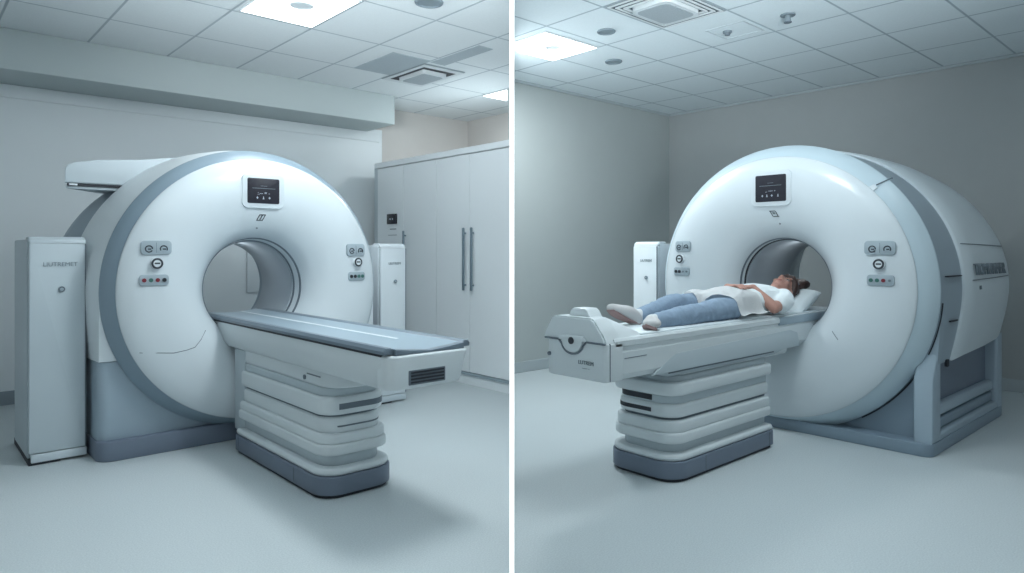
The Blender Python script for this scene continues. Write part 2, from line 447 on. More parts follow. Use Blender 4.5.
# ------------------------------------------------------------------ gantry
SEAM_L = [(-.590, .514), (-.507, .508), (-.447, .502), (-.388, .510), (-.347, .520), (-.315, .553), (-.285, .595)]
def gantry(side, loc, rz, label):
    """side 'L' or 'R': the two scanners differ in covers, bands and rear housing"""
    L = side == 'L'
    R = .685 if L else .724; zc = .797; k = R/.685
    fl = (.088, .737) if L else (.10, .795)
    t = thing('scanner_gantry', label, 'medical scanner', loc, rz)
    rb = .252 if L else .262
    keys = [(rb, .175), (rb+.012, .11), (.295*k, .045), (.34*k, .0), (.40*k, -.032), (.48*k, -.05), (.56*k, -.05), (.62*k, -.038), (.66*k, -.02), (R-.004, -.004)]
    prof = [(.20, rb)]
    nk = 56
    for i in range(nk+1):
        r = rb+(R-.004-rb)*(i/nk)**1.3
        prof.append((cat_interp(keys, r), r))
    prof += [(.002, R), (.012, R-.002), (.03, R-.02)]
    mk('front_cover', lathe(prof, zc), 'white', t, 50)
    # flared ring behind the face
    mk('flared_band', lathe([(.014, R-.03), (.010, R-.002), (.012, R+.002), (.05, (R+fl[1])/2+.006), (fl[0]-.008, fl[1]-.003), (fl[0], fl[1]), (fl[0]+.02, fl[1]-.004), (fl[0]+.02, R-.05)], zc, close=True), 'band' if L else 'pale', t, 40)
    # bore
    d1 = .60 if L else .70
    mk('bore_liner', lathe([(.17, rb+.004), (.17, rb-.004), (d1, rb-.004), (d1+.02, rb+.004), (d1+.02, rb+.02), (.19, rb+.02)], zc, close=True), 'bore', t, 40)
    for d in ((.10, .155) if L else (.120, .158)):
        rr = None
        # radius of the funnel at that depth
        lo = rb; hi = .40
        for _ in range(30):
            m_ = (lo+hi)/2
            if cat_interp(keys, m_) > d: lo = m_
            else: hi = m_
        mk('bore_ring', lathe([(d-.008, lo+.010), (d-.006, lo-.002), (d+.006, lo-.004), (d+.010, lo+.010)], zc, close=True), 'mid' if L or d < .15 else 'dark', t)
    def surf(x, z):
        dx, dz = x, z-zc; r = math.hypot(dx, dz); e = .01
        d = cat_interp(keys, r); g = (cat_interp(keys, r+e)-cat_interp(keys, r-e))/(2*e)
        n = Vector((g*dx/r, -1, g*dz/r)).normalized()
        return Vector((x, d, z)), n
    def fr(x, z, off=0):
        p, n = surf(x, z); return frame(p+n*off, (1, 0, 0), n)
    # display screen
    sx, sz = (-.008, 1.310) if L else (.008, 1.342)
    w, h = (.085, .066) if L else (.089, .074)
    F = fr(sx, sz, .002)
    mk('screen_bezel', prism(rrect(-w-.026, w+.026, -h-.024, h+.024, .03), 'z', -.014, .0015, .0015), 'white', t, xf=F)
    sc = mk('display_screen', prism(rrect(-w, w, -h, h, .008), 'z', -.004, .005, .002), 'screen', t, xf=F)
    G = F @ Matrix.Translation((0, 0, .0055))
    mk('screen_rule', bx(-w*.72, w*.72, -.0012+h*.2, .0012+h*.2, 0, .0006), 'ink', sc, 0, xf=G)
    text('screen_text', 'SCAN' if False else '-----', .022, 'ink', sc, G @ Matrix.Translation((0, h*.42, 0)), .0005)
    text('screen_text', ':.-- = -' if L else '.. --- -', .026, 'glyph', sc, G @ Matrix.Translation((0, -h*.18, 0)), .0005)
    for i, xx in enumerate((-.4, -.02, .36) if L else (-.52, -.22, .1, .5)):
        g = bmesh.new()
        if i % 2 == 0: bx(-.005, .005, -.002, .002, 0, .0006, bm=g); bx(-.002, .002, -.006, .006, 0, .0006, bm=g)
        else: bx(-.002, .002, -.007, .007, 0, .0006, bm=g); bx(-.005, .005, -.007, -.004, 0, .0006, bm=g)
        mk('screen_icon', g, 'glyph', sc, 0, xf=G @ Matrix.Translation((xx*w, -h*.55, 0)))
    # small emblem below the screen: outlined slanted frame
    ex, ez = (-.008, 1.172) if L else (.014, 1.202)
    F = fr(ex, ez, .001)
    e = bmesh.new(); sl = .35 if L else -.35
    for (x0, x1, y0, y1) in ((-.022, .022, .018, .023), (-.022, .022, -.023, -.018), (-.022, -.017, -.018, .018), (.017, .022, -.018, .018), (-.003, .003, -.018, .018)) if L else ((-.026, .018, .018, .023), (-.018, .026, -.023, -.018), (-.022, -.017, -.018, .018), (.017, .022, -.023, .018), (-.010, .010, -.002, .003), (-.010, .010, .007, .011)):
        bx(x0, x1, y0, y1, -.002, .0015, bm=e)
    e.transform(Matrix.Scale(.78, 4))
    e.transform(Matrix(((1, sl, 0, 0), (0, 1, 0, 0), (0, 0, 1, 0), (0, 0, 0, 1))))
    mk('emblem', e, 'ink_d', t, 0, xf=F)
    mk('indicator_dot', cyl((0, 0, 0), .005, .004), 'ink', t, xf=fr(ex+(-.008 if L else .018), ez-.055, .0005))
    # control groups: two-key pad, round knob, strip of buttons
    groups = [((-.524, 1.011), (-.524, .936), (-.534, .857), .066, .034, .064, .026),
              ((.535, 1.000), (.540, .930), (.540, .848), .062, .036, .054, .026)] if L else \
             [((-.562, 1.022), (-.573, .945), (-.570, .868), .058, .034, .058, .026),
              ((.572, 1.010), (.572, .930), (.576, .850), .070, .035, .062, .027)]
    for gi, (pad, knob, strip, pw, ph, sw, sh) in enumerate(groups):
        F = fr(*pad, .001)
        p = mk('key_pad', prism(rrect(-pw, pw, -ph, ph, .018), 'z', -.008, .006, .003), 'key', t, xf=F)
        for q, sgn in enumerate((-1, 1)):
            c = sgn*pw*.48
            kk = bmesh.new()
            a0, a1 = (0, 330) if q == 0 else (-30, 210)
            pts = [(c+.015*math.cos(math.radians(a0+(a1-a0)*i/20)), -.006+.015*math.sin(math.radians(a0+(a1-a0)*i/20)), .007) for i in range(21)]
            tube(pts, .0028, 6, bm=kk); bx(c-.004, c+.009, -.010, -.004, .0055, .0085, bm=kk)
            mk('key_symbol', kk, 'ink_d', p, xf=F)
        mk('key_divider', bx(-.001, .001, -ph*.7, ph*.7, .0055, .0068), 'ink', p, 0, xf=F)
        F = fr(*knob, .001)
        kb = mk('knob', cyl((0, 0, .010), .027, .024, bev=.004), 'white_m', t, xf=F)
        mk('knob_rim', ring((0, 0, .021), .021, .0048), 'ink_d', kb, xf=F)
        mk('knob_mark', bx(-.012, .012, -.003, .004, .021, .0235), 'ink_d', kb, 0, xf=F)
        F = fr(*strip, .001)
        st = mk('button_strip', prism(rrect(-sw, sw, -sh, sh, .016), 'z', -.008, .005, .002), 'key', t, xf=F)
        cols = [('red', 'green', 'red', 'blackb'), ('blackb', 'blackb', 'green', 'green')] if L else [('blackb', 'blackb', 'ink', 'ink'), ('green', 'green', 'red', 'ink')]
        for q in range(4):
            mk('button', cyl((-sw*.68+sw*1.36*q/3, 0, .006), .0095 if cols[gi][q] != 'ink' else .006, .006, n=16), cols[gi][q], st, xf=F, label={'red': 'red button', 'green': 'green button', 'blackb': 'dark button'}.get(cols[gi][q]))
    # thin seam lines pressed in the face
    seams = [SEAM_L] if L else [[(.33+.012*i, .575-.013*i) for i in range(4)]]
    for sm in seams:
        mk('seam', tube([surf(x, z)[0] for x, z in sm], .0022, 6), 'ink', t)
    if L:
        zs = .47
        sec = [(.092, .735, .735, .735, zs), (.25, .770, .755, .745, zs), (.42, .797, .765, .752, zs), (.445, .797, .760, .752, zs)]
        mk('upper_housing', usec(sec, zc, .30), 'white_m', t)
        mk('rear_housing', usec([(.445, .80, .715, .70, .10), (.60, .845, .72, .70, .10), (.70, .845, .72, .70, .10), (.74, .82, .70, .68, .10)], zc, .29), 'grey', t)
        mk('lower_cover', prism(rrect(-.738, .738, .096, .70, .05), 'z', .085, zs-.004, .006), 'base', t)
        mk('plinth', prism(rrect(-.745, .745, .055, .72, .07), 'z', 0, .095, .006), 'plinth', t)
        # overhead hood with the arm reaching out to the left
        pts = [(-.822, 1.336), (-.822, 1.405), (-.812, 1.428), (-.78, 1.444), (-.68, 1.464), (-.48, 1.482), (-.25, 1.515), (0, 1.532), (0, 1.336)]
        hb = prism(pts, 'y', .43, .70, .012, 3)
        for v in hb.verts:
            if v.co.x < -.5: v.co.x += .20*(v.co.y-.43)/.27
        mk('hood_arm', hb, 'white_d', t, 40)
        mk('hood_gap', prism([(-.808, .432), (-.40, .432), (-.40, .68), (-.62, .68)], 'z', 1.323, 1.337), 'dark', t, 0)
        mk('hood_lip', prism([(-.812, .44), (-.40, .44), (-.40, .70), (-.61, .70)], 'z', 1.309, 1.324, .004), 'white_d', t)
        mk('hood_lamp', bx(-.80, -.765, .420, .44, 1.325, 1.334), 'white_m', t, 0)
    else:
        sec = [(.12, .79, .79, .775, .44), (.40, .80, .785, .775, .44, .12), (.43, .80, .78, .775, .44, .12)]
        mk('side_band', usec(sec, zc, .32), 'grey', t)
        sh = [(.425, .805, .795, .775, .447, .12), (.435, .815, .80, .783, .440, .12), (.60, .830, .805, .785, .45, .08), (.90, .842, .80, .788, .465), (1.15, .84, .775, .785, .48), (1.28, .82, .74, .77, .488), (1.345, .785, .70, .735, .492), (1.37, .70, .64, .68, .50)]
        mk('rear_shell', usec(sh, zc, .50), 'white_d', t, 50)
        mk('rear_cone', lathe([(.69, rb+.004), (.71, rb+.002), (1.36, .50), (1.38, .52), (.72, rb+.03)], zc, close=True), 'couch_d', t)
        sk = bmesh.new(); prism(rrect(-.70, .70, .125, 1.30, .02), 'z', .06, .46, 0, bm=sk)
        mk('skirt', sk, 'base_d', t)
        mk('plinth', prism(rrect(-.778, .778, .022, 1.345, .05), 'z', 0, .062, .005), 'base_d', t)
        for s in (-1, 1):
            x0, x1 = sorted((s*.688, s*.775))
            mk('front_post', prism([(.052, .06), (.052, .37), (.128, .50), (.128, .66), (.25, .66), (.25, .46), (.175, .44), (.175, .06)], 'x', x0, x1, .012, 3), 'base', t)
            mk('rear_post', prism(rrect(x0, x1, 1.22, 1.335, .02), 'z', .055, .50, 0), 'base', t)
            mk('side_panel', bx(*sorted((s*.70, s*.712)), .165, 1.22, .06, .47), 'plinth', t, 0)
            mk('side_rail', bx(*sorted((s*.70, s*.755)), .165, 1.22, .165, .222, .018, 4), 'base', t)
            mk('side_rail', bx(*sorted((s*.70, s*.75)), .165, 1.22, .10, .155, .012, 3), 'base_d', t)
            mk('post_bracket', bx(*sorted((s*.772, s*.786)), .235, .262, .418, .452), 'dark', t, 0)
            mk('base_beam', bx(*sorted((s*.69, s*.770)), .165, 1.33, .05, .096, .012, 3), 'base', t)
        # seam lines and latch
        for d_, a0, a1, r_, mm in ((.115, -58, -2, .800, 'dark'),):
            mk('ring_seam', tube([((r_)*math.cos(math.radians(a)), d_+.006, zc+r_*math.sin(math.radians(a))) for a in range(a0, a1, 2)], .0035, 6), mm, t)
        mk('band_seam', bx(.79, .806, .18, .40, .866, .872), 'dark', t, 0)
        mk('band_seam', bx(.775, .800, .24, .36, .640, .647), 'dark', t, 0)
        a = math.radians(45)
        p0 = Vector((.735*math.cos(a), .02, zc+.735*math.sin(a))); p1 = Vector((.803*math.cos(a), .115, zc+.803*math.sin(a))); p2 = Vector((.805*math.cos(a), .125, zc+.805*math.sin(a)))
        mk('latch', prism([(-.012, -.008), (.012, -.008), (.016, .02), (-.016, .02)], 'z', -.01, .010, .003), 'white', t, xf=frame(p0, (-math.sin(a), 0, math.cos(a)), (math.cos(a)*.6, -.8, math.sin(a)*.6)))
        mk('latch_line', tube([p0+Vector((.012, .0, .012)), p1+Vector((.004, 0, .004)), p2], .0032, 6), 'mid', t)
        # shell seams and lettering on the right flank
        rxs = [(.45, .8185), (.60, .831), (.90, .843), (1.15, .841), (1.28, .821)]
        def flank(d, z, off=.002):
            rx = cat_interp(rxs, d); rz = .80
            if z > zc: x = rx*math.sqrt(max(0, 1-((z-zc)/rz)**2))
            else:
                tt = (zc-z)/(zc-.46); x = rx+(.78-rx)*tt*tt*(1.5-.5*tt)
            return Vector((x+off, d, z))
        mk('shell_seam', tube([flank(.46+.06*i, 1.034-.001*i, 0) for i in range(13)], .0025, 6), 'ink', t)
        mk('shell_seam', tube([flank(.52+.06*i, .842+.001*i, 0) for i in range(12)], .0025, 6), 'ink', t)
        p = flank(.79, .895, .005)
        tx = flank(1.05, .895, 0)-flank(.53, .895, 0); n = tx.cross(flank(.79, .92, 0)-flank(.79, .87, 0)); n = n if n.x > 0 else -n
        text('side_lettering', 'TIOMLIMMER', .088, 'ink', t, frame(p, tx, n), .004, sx=1.02, label='grey capital letters on the flank')
        p = flank(.62, .80, .003); text('side_lettering', 'PIL', .03, 'ink', t, frame(p, (0, 1, .02), (1, 0, .05)), .002)
    return t

gL = gantry('L', (1.45, 3.60, 0), 0, 'white ring scanner without a patient, slate blue band around its face')
gR = gantry('R', (3.66, 1.86, 0), -PI/2, 'white ring scanner with patient in its bore and white rounded rear shell')

# ------------------------------------------------------------------ equipment towers
def tower(x0, x1, d0, d1, h, origin, rz, label, m, word, slit):
    cx, cy = (x0+x1)/2, (d0+d1)/2
    loc = Matrix.Rotation(rz, 4, 'Z') @ Vector((cx, cy, 0))+Vector((*origin, 0))
    t = thing('equipment_cabinet', label, 'equipment cabinet', tuple(loc), rz)
    w, dd = (x1-x0)/2, (d1-d0)/2
    mk('body', prism([(-w, -dd+.03), (w, -dd+.03), (w, -dd+.08), (w-.10, -dd+.16), (w-.10, dd-.07), (-w, dd-.07)], 'z', .03, h, .008, 3), m, t)
    mk('rear_cover', bx(-w+.006, w-.106, dd-.065, dd, .03, h-.02, .010, 3), 'white_d', t)
    mk('front_door', prism(rrect(-w+.004, w-.004, .055, h-.018, .008), 'y', -dd, -dd+.028, .005, 2), m, t)
    mk('top_cap', prism([(-dd+.004, h-.016), (-dd+.008, h-.002), (-dd+.03, h+.012), (-dd+.10, h+.012), (-dd+.11, h-.002)], 'x', -w+.004, w-.004, .006, 3), m, t)
    mk('door_edge', bx(w-.009, w-.004, -dd-.002, -dd+.004, .06, h-.02), 'mid', t, 0)
    mk('kick_plate', bx(-w+.012, w, -dd+.002, -dd+.03, .012, .052, .004, 2), 'white_d', t)
    mk('foot', bx(-w+.004, w-.106, -dd+.012, dd-.01, 0, .03), 'dark', t, 0)
    F = Matrix(((1, 0, 0, 0), (0, 0, -1, -dd-.0015), (0, 1, 0, 0), (0, 0, 0, 1)))
    text('door_lettering', word, w*.235, 'ink_l', t, F @ Matrix.Translation((w*.08, h-.118, 0)), .001, sx=1.0, label='faint grey lettering')
    mk('lock', cyl((w*.12, -dd-.003, h-.235), w*.12, .012, 'y', bev=.003), 'key', t)
    mk('lock_rim', ring((w*.12, -dd-.008, h-.235), w*.085, w*.022, 'y'), 'mid', t)
    if slit:
        mk('side_slit', bx(slit*w-.004, slit*w+.004, -dd+.10, -dd+.16, h-.36, h-.19, .002, 1), 'mid', t)
    return t
tower(.457, .692, 3.83, 4.36, 1.05, (0, 0), 0, 'tall pale equipment cabinet standing left of the empty scanner', 'tower_g', 'LIUTREMET', 0)
tower(2.325, 2.525, 3.84, 4.30, 1.03, (0, 0), 0, 'tall white equipment cabinet right of the empty scanner, before the cupboards', 'white', 'LIUTREM', -1)
# right room: local x = -Y, local y = +X
tower(-.21, 0, 0, .50, 1.045, (3.85, 2.785), -PI/2, 'tall white equipment cabinet beside the occupied scanner near the corner', 'white_m', 'LIUTREM', 1)

# ------------------------------------------------------------------ patient couches
def pedestal(t, x0, x1, d0, d1, topz, mirror, L):
    """stack of rounded layers, end face towards -y"""
    def layer(name, off, z0, z1, m, bev=.008, rr=.085):
        return mk(name, prism(rrect(x0+off, x1-off, d0+off*1.2, d1-off*.3, [.02, .02, rr, rr], 8), 'z', z0, z1, bev, 3), m, t)
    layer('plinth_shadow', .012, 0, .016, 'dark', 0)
    pl = layer('plinth', 0, .014, .088, 'plinth', .004, .10)
    for y in (d0+.28*(d1-d0), d1-.05):
        for s, xx in ((-1, x0), (1, x1)): mk('plinth_joint', bx(xx-.0012, xx+.0012, y-.002, y+.002, .016, .086), 'mid', pl, 0)
    layer('plinth_cap', .004, .088, .118, 'couch', .014, .10)
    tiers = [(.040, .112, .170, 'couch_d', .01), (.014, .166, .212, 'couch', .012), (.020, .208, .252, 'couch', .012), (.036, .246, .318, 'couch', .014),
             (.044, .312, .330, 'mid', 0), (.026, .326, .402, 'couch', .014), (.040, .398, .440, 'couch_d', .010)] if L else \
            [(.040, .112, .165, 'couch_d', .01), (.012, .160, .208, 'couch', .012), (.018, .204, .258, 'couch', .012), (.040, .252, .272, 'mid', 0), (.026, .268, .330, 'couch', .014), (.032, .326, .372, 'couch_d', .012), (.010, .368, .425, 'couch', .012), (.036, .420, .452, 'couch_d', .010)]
    for off, z0, z1, m, bv in tiers: layer('tier' if m != 'mid' else 'tier_gap', off, z0, z1, m, bv)
    # end slots
    xm = (x0+x1)/2; xa, xb = (xm-.085, xm+.30) if L else (xm-.30, xm+.05)
    for z0, z1, off in (((.350, .374, .026), (.276, .282, .036)) if L else ((.338, .362, .032), (.288, .306, .026))):
        lx, hx, ly, rr = x0+off, x1-off, d0+off*1.2, .085
        def yend(x):
            e = max(0, lx+rr-x, x-(hx-rr)); e = min(e, rr)
            return ly+rr-math.sqrt(rr*rr-e*e)
        a_, b_ = max(xa, lx+.001), min(xb, hx-.001)
        xs = [a_+(b_-a_)*(.5-.5*math.cos(PI*q/24)) for q in range(25)]
        pts = [(x, yend(x)-.0018) for x in xs]+[(x, yend(x)+.012) for x in reversed(xs)]
        mk('end_slot', prism(pts, 'z', z0, z1), 'mid' if L else 'dark', t, 0)
    return t

def couch_left():
    t = thing('patient_couch', 'empty scanner couch with blue-grey cradle on stacked white pedestal', 'patient couch', (1.438, 3.60, 0), 0)
    pedestal(t, -.185, .165, -1.10, -.16, .44, False, True)
    # saddle on top of the pedestal
    mk('saddle', prism(rrect(-.145, .145, -1.10, -.16, [.02, .02, .11, .11], 8), 'z', .438, .512, .012, 3), 'couch', t)
    sl = mk('saddle_slot', bx(-.147, -.143, -1.00, -.88, .478, .483), 'mid', t, 0)
    mk('saddle_knob', cyl((-.146, -.86, .462), .010, .008, 'x'), 'mid', t)
    # rear column towards the gantry
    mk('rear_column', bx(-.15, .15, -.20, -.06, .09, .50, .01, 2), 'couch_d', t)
    # beam (side face, slightly tapered underneath)
    sec = [(-.180, .632), (-.184, .60), (-.176, .535), (-.155, .505), (.125, .505), (.150, .535), (.176, .60), (.178, .632)]
    b = prism(sec, 'y', -1.53, .42, .004)
    mk('beam', b, 'couch', t, 30)
    ec = prism(rrect(-.182, .182, -1.585, -1.50, [.01, .01, .05, .05], 8), 'z', .512, .632, .016, 3)
    for v in ec.verts:
        if v.co.x > .05: v.co.x -= (.632-v.co.z)*.32
    mk('end_cap', ec, 'couch', t)
    # grille in the end cap
    g = mk('end_grille', bx(-.105, .055, -1.5875, -1.57, .525, .578, .003, 1), 'mid', t)
    for i in range(4): mk('grille_slot', bx(-.096, .046, -1.590, -1.586, .532+.0115*i, .538+.0115*i), 'dark', g, 0)
    # dark seam under the top, and top tray with raised rails
    mk('top_seam', bx(-.181, .181, -1.53, .42, .626, .636), 'dark', t, 0)
    for s in (-1, 1):
        mk('side_rail', prism([(s*.150, .636), (s*.187, .636), (s*.189, .648), (s*.181, .660), (s*.160, .660), (s*.150, .652)], 'y', -1.56, .42, .004), 'rail', t)
    arc = [(-.152+.304*i/16, .654-.013*math.sin(PI*i/16)) for i in range(17)]
    mk('cradle', prism(arc+[(.152, .628), (-.152, .628)], 'y', -1.55, .42), 'cradle', t, 60)
    mk('cradle_stripe', bx(.055, .095, -1.25, .42, .638, .6445), 'white_m', t, 0)
    mk('cradle_end', prism([(-.150, .632), (.150, .632), (.150, .655), (.09, .648), (0, .640), (-.09, .648), (-.150, .655)], 'y', -1.575, -1.54, .003), 'rail', t)
    return t
couch_left()

def couch_right():
    t = thing('patient_couch', 'white scanner couch with humped foot end, carrying the lying patient', 'patient couch', (3.66, 1.86, 0), -PI/2)
    pedestal(t, -.208, .175, -1.215, -.34, .45, True, False)
    ped = bx(-.15, .14, -1.10, -.12, .448, .50, .02, 3); mk('saddle', ped, 'couch', t)
    zt = .655
    # beam: side profile with two ledges
    sec = [(-.165, zt), (-.172, zt-.010), (-.172, zt-.03), (-.164, zt-.036), (-.164, zt-.050), (-.170, zt-.056), (-.170, .515), (-.150, .490),
           (.150, .490), (.170, .515), (.170, zt-.056), (.164, zt-.050), (.164, zt-.036), (.172, zt-.03), (.172, zt-.010), (.165, zt)]
    mk('beam', prism(sec, 'y', -1.60, .45, .003), 'couch', t, 30)
    # lower facet hanging under the beam
    for s in (-1, 1):
        pts = [(-1.36, .486), (-1.20, .560), (-.16, .580), (-.08, .560), (-.05, .486)]
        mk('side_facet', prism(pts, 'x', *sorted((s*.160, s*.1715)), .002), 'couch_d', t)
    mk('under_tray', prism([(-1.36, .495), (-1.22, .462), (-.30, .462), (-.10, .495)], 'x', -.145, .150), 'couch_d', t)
    mk('tray_seam', bx(-.147, .152, -1.22, -.3, .474, .480), 'mid', t, 0)
    mk('mat', prism(rrect(-.150, .150, -1.42, .45, .02), 'z', zt-.002, zt+.008, .005, 2), 'foam', t)
    mk('side_rail', bx(.150, .173, -.28, .42, zt-.045, zt-.002, .005, 2), 'cradle', t)
    # foot end: lower panel and humped upper shell with wavy groove between
    mk('end_panel', prism(rrect(-.164, .172, -1.655, -1.55, [.006, .006, .055, .018], 8), 'z', .492, .640, .014, 3), 'couch', t)
    mk('end_joint', bx(.05, .1735, -1.632, -1.628, .496, .640), 'mid', t, 0)
    up = [(-.168, .632), (-.160, .665), (-.118, .728), (-.100, .734), (.092, .734), (.108, .726), (.160, .662), (.171, .632)]
    # prism front at -1.66 sloping back down to the mat at -1.30
    b = bmesh.new(); A_, B_ = [], []
    for x, z in up: A_.append(b.verts.new((x, -1.652, z)))
    for x, z in up:
        zz = .632+(z-.632)*.28; B_.append(b.verts.new((x, -1.36, zz)))
    C_ = [b.verts.new((x*.98, -1.56, z)) for x, z in up]
    b.faces.new(A_[::-1])
    for P, Q in ((A_, C_), (C_, B_)):
        for i in range(len(up)): b.faces.new((P[i], P[(i+1) % len(up)], Q[(i+1) % len(up)], Q[i]))
    b.faces.new(B_)
    bmesh.ops.recalc_face_normals(b, faces=b.faces[:])
    bmesh.ops.bevel(b, geom=b.edges[:], offset=.007, segments=2, affect='EDGES')
    mk('end_shell', b, 'couch', t, 40)
    h = [(-.062, .728), (-.045, .760), (-.035, .766), (.030, .766), (.042, .758), (.062, .728)]
    mk('end_hump', prism(h, 'y', -1.615, -1.54, .006, 2), 'couch', t)
    # lobe dipping round the hole, groove lines
    lob = [(-.075, .640)]+[(-.055*math.cos(PI*i/12), .640-.048*math.sin(PI*i/12)) for i in range(13)]+[(.075, .640), (.06, .66), (-.06, .66)]
    mk('end_lobe', prism(lob, 'y', -1.662, -1.62, .004), 'couch', t)
    gr = [(-.152, .640), (-.075, .640)]+[(-.060*math.cos(PI*i/12), .637-.050*math.sin(PI*i/12)) for i in range(1, 12)]+[(.075, .640), (.171, .640)]
    mk('end_groove', tube([(x, -1.657, z) for x, z in gr], .0042, 6), 'mid', t)
    mk('end_hole', cyl((0, -1.660, .640), .014, .012, 'y'), 'dark', t)
    mk('end_stud', cyl((-.128, -1.655, .575), .008, .01, 'y'), 'mid', t)
    F = Matrix(((1, 0, 0, 0), (0, 0, -1, -1.6565), (0, 1, 0, 0), (0, 0, 0, 1)))
    text('end_lettering', 'LUTREM', .022, 'ink', t, F @ Matrix.Translation((.072, .558, 0)), .001)
    text('end_lettering', '---- -', .02, 'ink', t, F @ Matrix.Translation((.072, .538, 0)), .001)
    mk('side_mark', bx(.170, .1725, -1.54, -1.40, .574, .577), 'ink', t, 0)
    return t
couch_right()

# ------------------------------------------------------------------ cupboards along the end of the left room
CX = 3.16                                # door plane, facing -X
def cupboard(label, y0, y1, doors, group):
    """y0<y1; doors: list of (ya, yb, handle_y, z0, z1)"""
    t = thing('cupboard', label, 'cupboard', (CX, (y0+y1)/2, 0), 0)
    cy = (y0+y1)/2
    # clip the carcass at the partition
    def clipx(y, x): # furthest x left of the partition at this y
        return min(x, y*c1/c2-.012)
    p = [(.016, y0-cy), (.016, y1-cy), (clipx(y1, CX+.55)-CX, y1-cy), (max(.02, clipx(y0, CX+.55)-CX), y0-cy)]
    mk('carcass', prism(p, 'z', .09, 1.715), 'cab', t, 0)
    p2 = [(.012, y0-cy), (.012, y1-cy), (clipx(y1, CX+.5)-CX, y1-cy), (max(.018, clipx(y0, CX+.5)-CX), y0-cy)]
    mk('plinth', prism(p2, 'z', 0, .072), 'cab', t, 0)
    mk('plinth_strip', bx(.0, .016, y0-cy, y1-cy, .072, .092), 'cab_e', t, 0)
    for ya, yb, hy, z0, z1 in doors:
        d = mk('door', bx(0, .018, ya-cy+.0022, yb-cy-.0022, .096, 1.710, .002, 1), 'cab', t)
        if hy is not None:
            h = bx(-.030, -.018, hy-cy-.011, hy-cy+.011, z0, z1, .004, 2)
            for zz in (z0+.04, z1-.04): bx(-.020, .002, hy-cy-.006, hy-cy+.006, zz-.006, zz+.006, bm=h)
            mk('handle', h, 'handle', d)
    return t
yP = CX*c2/c1+.012                       # where the door plane meets the partition
c_a = cupboard('narrow cupboard in the corner with a small black display', 4.85, 5.265, [(4.85, 5.265, None, 0, 0)], None)
c_b = cupboard('middle cupboard with one long bar handle beside the display', 4.385, 4.85, [(4.385, 4.85, 4.818, .40, 1.16)], None)
c_c = cupboard('double door cupboard with paired bar handles beside the partition', yP, 4.385, [(3.965, 4.385, 4.012, .70, 1.165), (yP, 3.965, 3.918, .70, 1.165)], None)
t = thing('wall_display', 'small black display panel mounted on the corner cupboard', 'display', (CX, 5.02, 1.25))
mk('screen', bx(-.012, -.0008, -.075, .075, -.028, .058, .004, 2), 'screen', t)
Fd = Matrix(((0, 0, -1, -.0128), (-1, 0, 0, 0), (0, 1, 0, 0), (0, 0, 0, 1)))
text('display_text', '\u2022 \u2022', .06, 'glyph', t, Fd @ Matrix.Translation((0, .012, 0)), .0006)
mk('label_strip', bx(-.002, -.0008, -.06, .04, -.075, -.068), 'ink', t, 0)
mk('label_strip', bx(-.002, -.0008, -.07, .07, -.125, -.121), 'ink', t, 0)
# top ledge and end strip
mk('cupboard_cornice', prism([(3.145, yP-.012), (3.145, 5.29), (3.72, 5.29), (3.72, 4.13)], 'z', 1.716, 1.762, .004, 1), 'cab', smooth=0, label='long pale cornice lying along the tops of the cupboards', cat='cornice')
mk('filler_panel', bx(3.175, 3.32, 5.268, 5.345, 0, 1.73, .004, 1), 'white_d', label='tall pale filler strip between the corner cupboard and the wall', cat='filler panel')

# ------------------------------------------------------------------ patient (machine frame: x lateral, y towards the head, z up)
PO = Vector((3.66, 1.86, 0)); PR = -PI/2
def ell(c, r, rot=None, n=20, m=14, bm=None):
    b = bmesh.new(); bmesh.ops.create_uvsphere(b, u_segments=n, v_segments=m, radius=1)
    b.transform(Matrix.Diagonal((*r, 1)))
    if rot is not None: b.transform(rot)
    b.transform(Matrix.Translation(c))
    return join(bm, b)
def sweep(pts, bm=None, k=20, ref=(0, 0, 1)):
    """pts: (pos, ra, rb): elliptic sweep; ra along side axis, rb along the ref-ish axis; rounded ends"""
    b = bmesh.new(); P = [Vector(p[0]) for p in pts]; V = []
    n = len(P)
    fine = []
    for i in range(n-1):
        for s in range(6):
            t = s/6
            def ci(f):
                a = f(max(i-1, 0)); b0 = f(i); c0 = f(i+1); d0 = f(min(i+2, n-1))
                return .5*((2*b0)+(c0-a)*t+(2*a-5*b0+4*c0-d0)*t*t+(3*b0-a-3*c0+d0)*t**3)
            fine.append((Vector([ci(lambda j, q=q: P[j][q]) for q in range(3)]), ci(lambda j: pts[j][1]), ci(lambda j: pts[j][2])))
    fine.append((P[-1], pts[-1][1], pts[-1][2]))
    F = fine
    # rounded caps
    t0 = (F[0][0]-F[1][0]).normalized(); t1 = (F[-1][0]-F[-2][0]).normalized()
    capA = [(F[0][0]+t0*(min(F[0][1], F[0][2])*math.sin(a)), F[0][1]*math.cos(a), F[0][2]*math.cos(a)) for a in (1.45, 1.1, .7, .35)]
    capB = [(F[-1][0]+t1*(min(F[-1][1], F[-1][2])*math.sin(a)), F[-1][1]*math.cos(a), F[-1][2]*math.cos(a)) for a in (.35, .7, 1.1, 1.45)]
    F = capA+F+capB
    rf = Vector(ref)
    for i, (p, ra, rb) in enumerate(F):
        t = (F[min(i+1, len(F)-1)][0]-F[max(i-1, 0)][0]).normalized()
        a = t.cross(rf).normalized(); c = a.cross(t).normalized()
        V.append([b.verts.new(p+a*(ra*math.cos(2*PI*j/k))+c*(rb*math.sin(2*PI*j/k))) for j in range(k)])
    for i in range(len(V)-1):
        for j in range(k): b.faces.new((V[i][j], V[i][(j+1) % k], V[i+1][(j+1) % k], V[i+1][j]))
    b.faces.new(V[0][::-1]); b.faces.new(V[-1])
    bmesh.ops.recalc_face_normals(b, faces=b.faces[:])
    return join(bm, b)

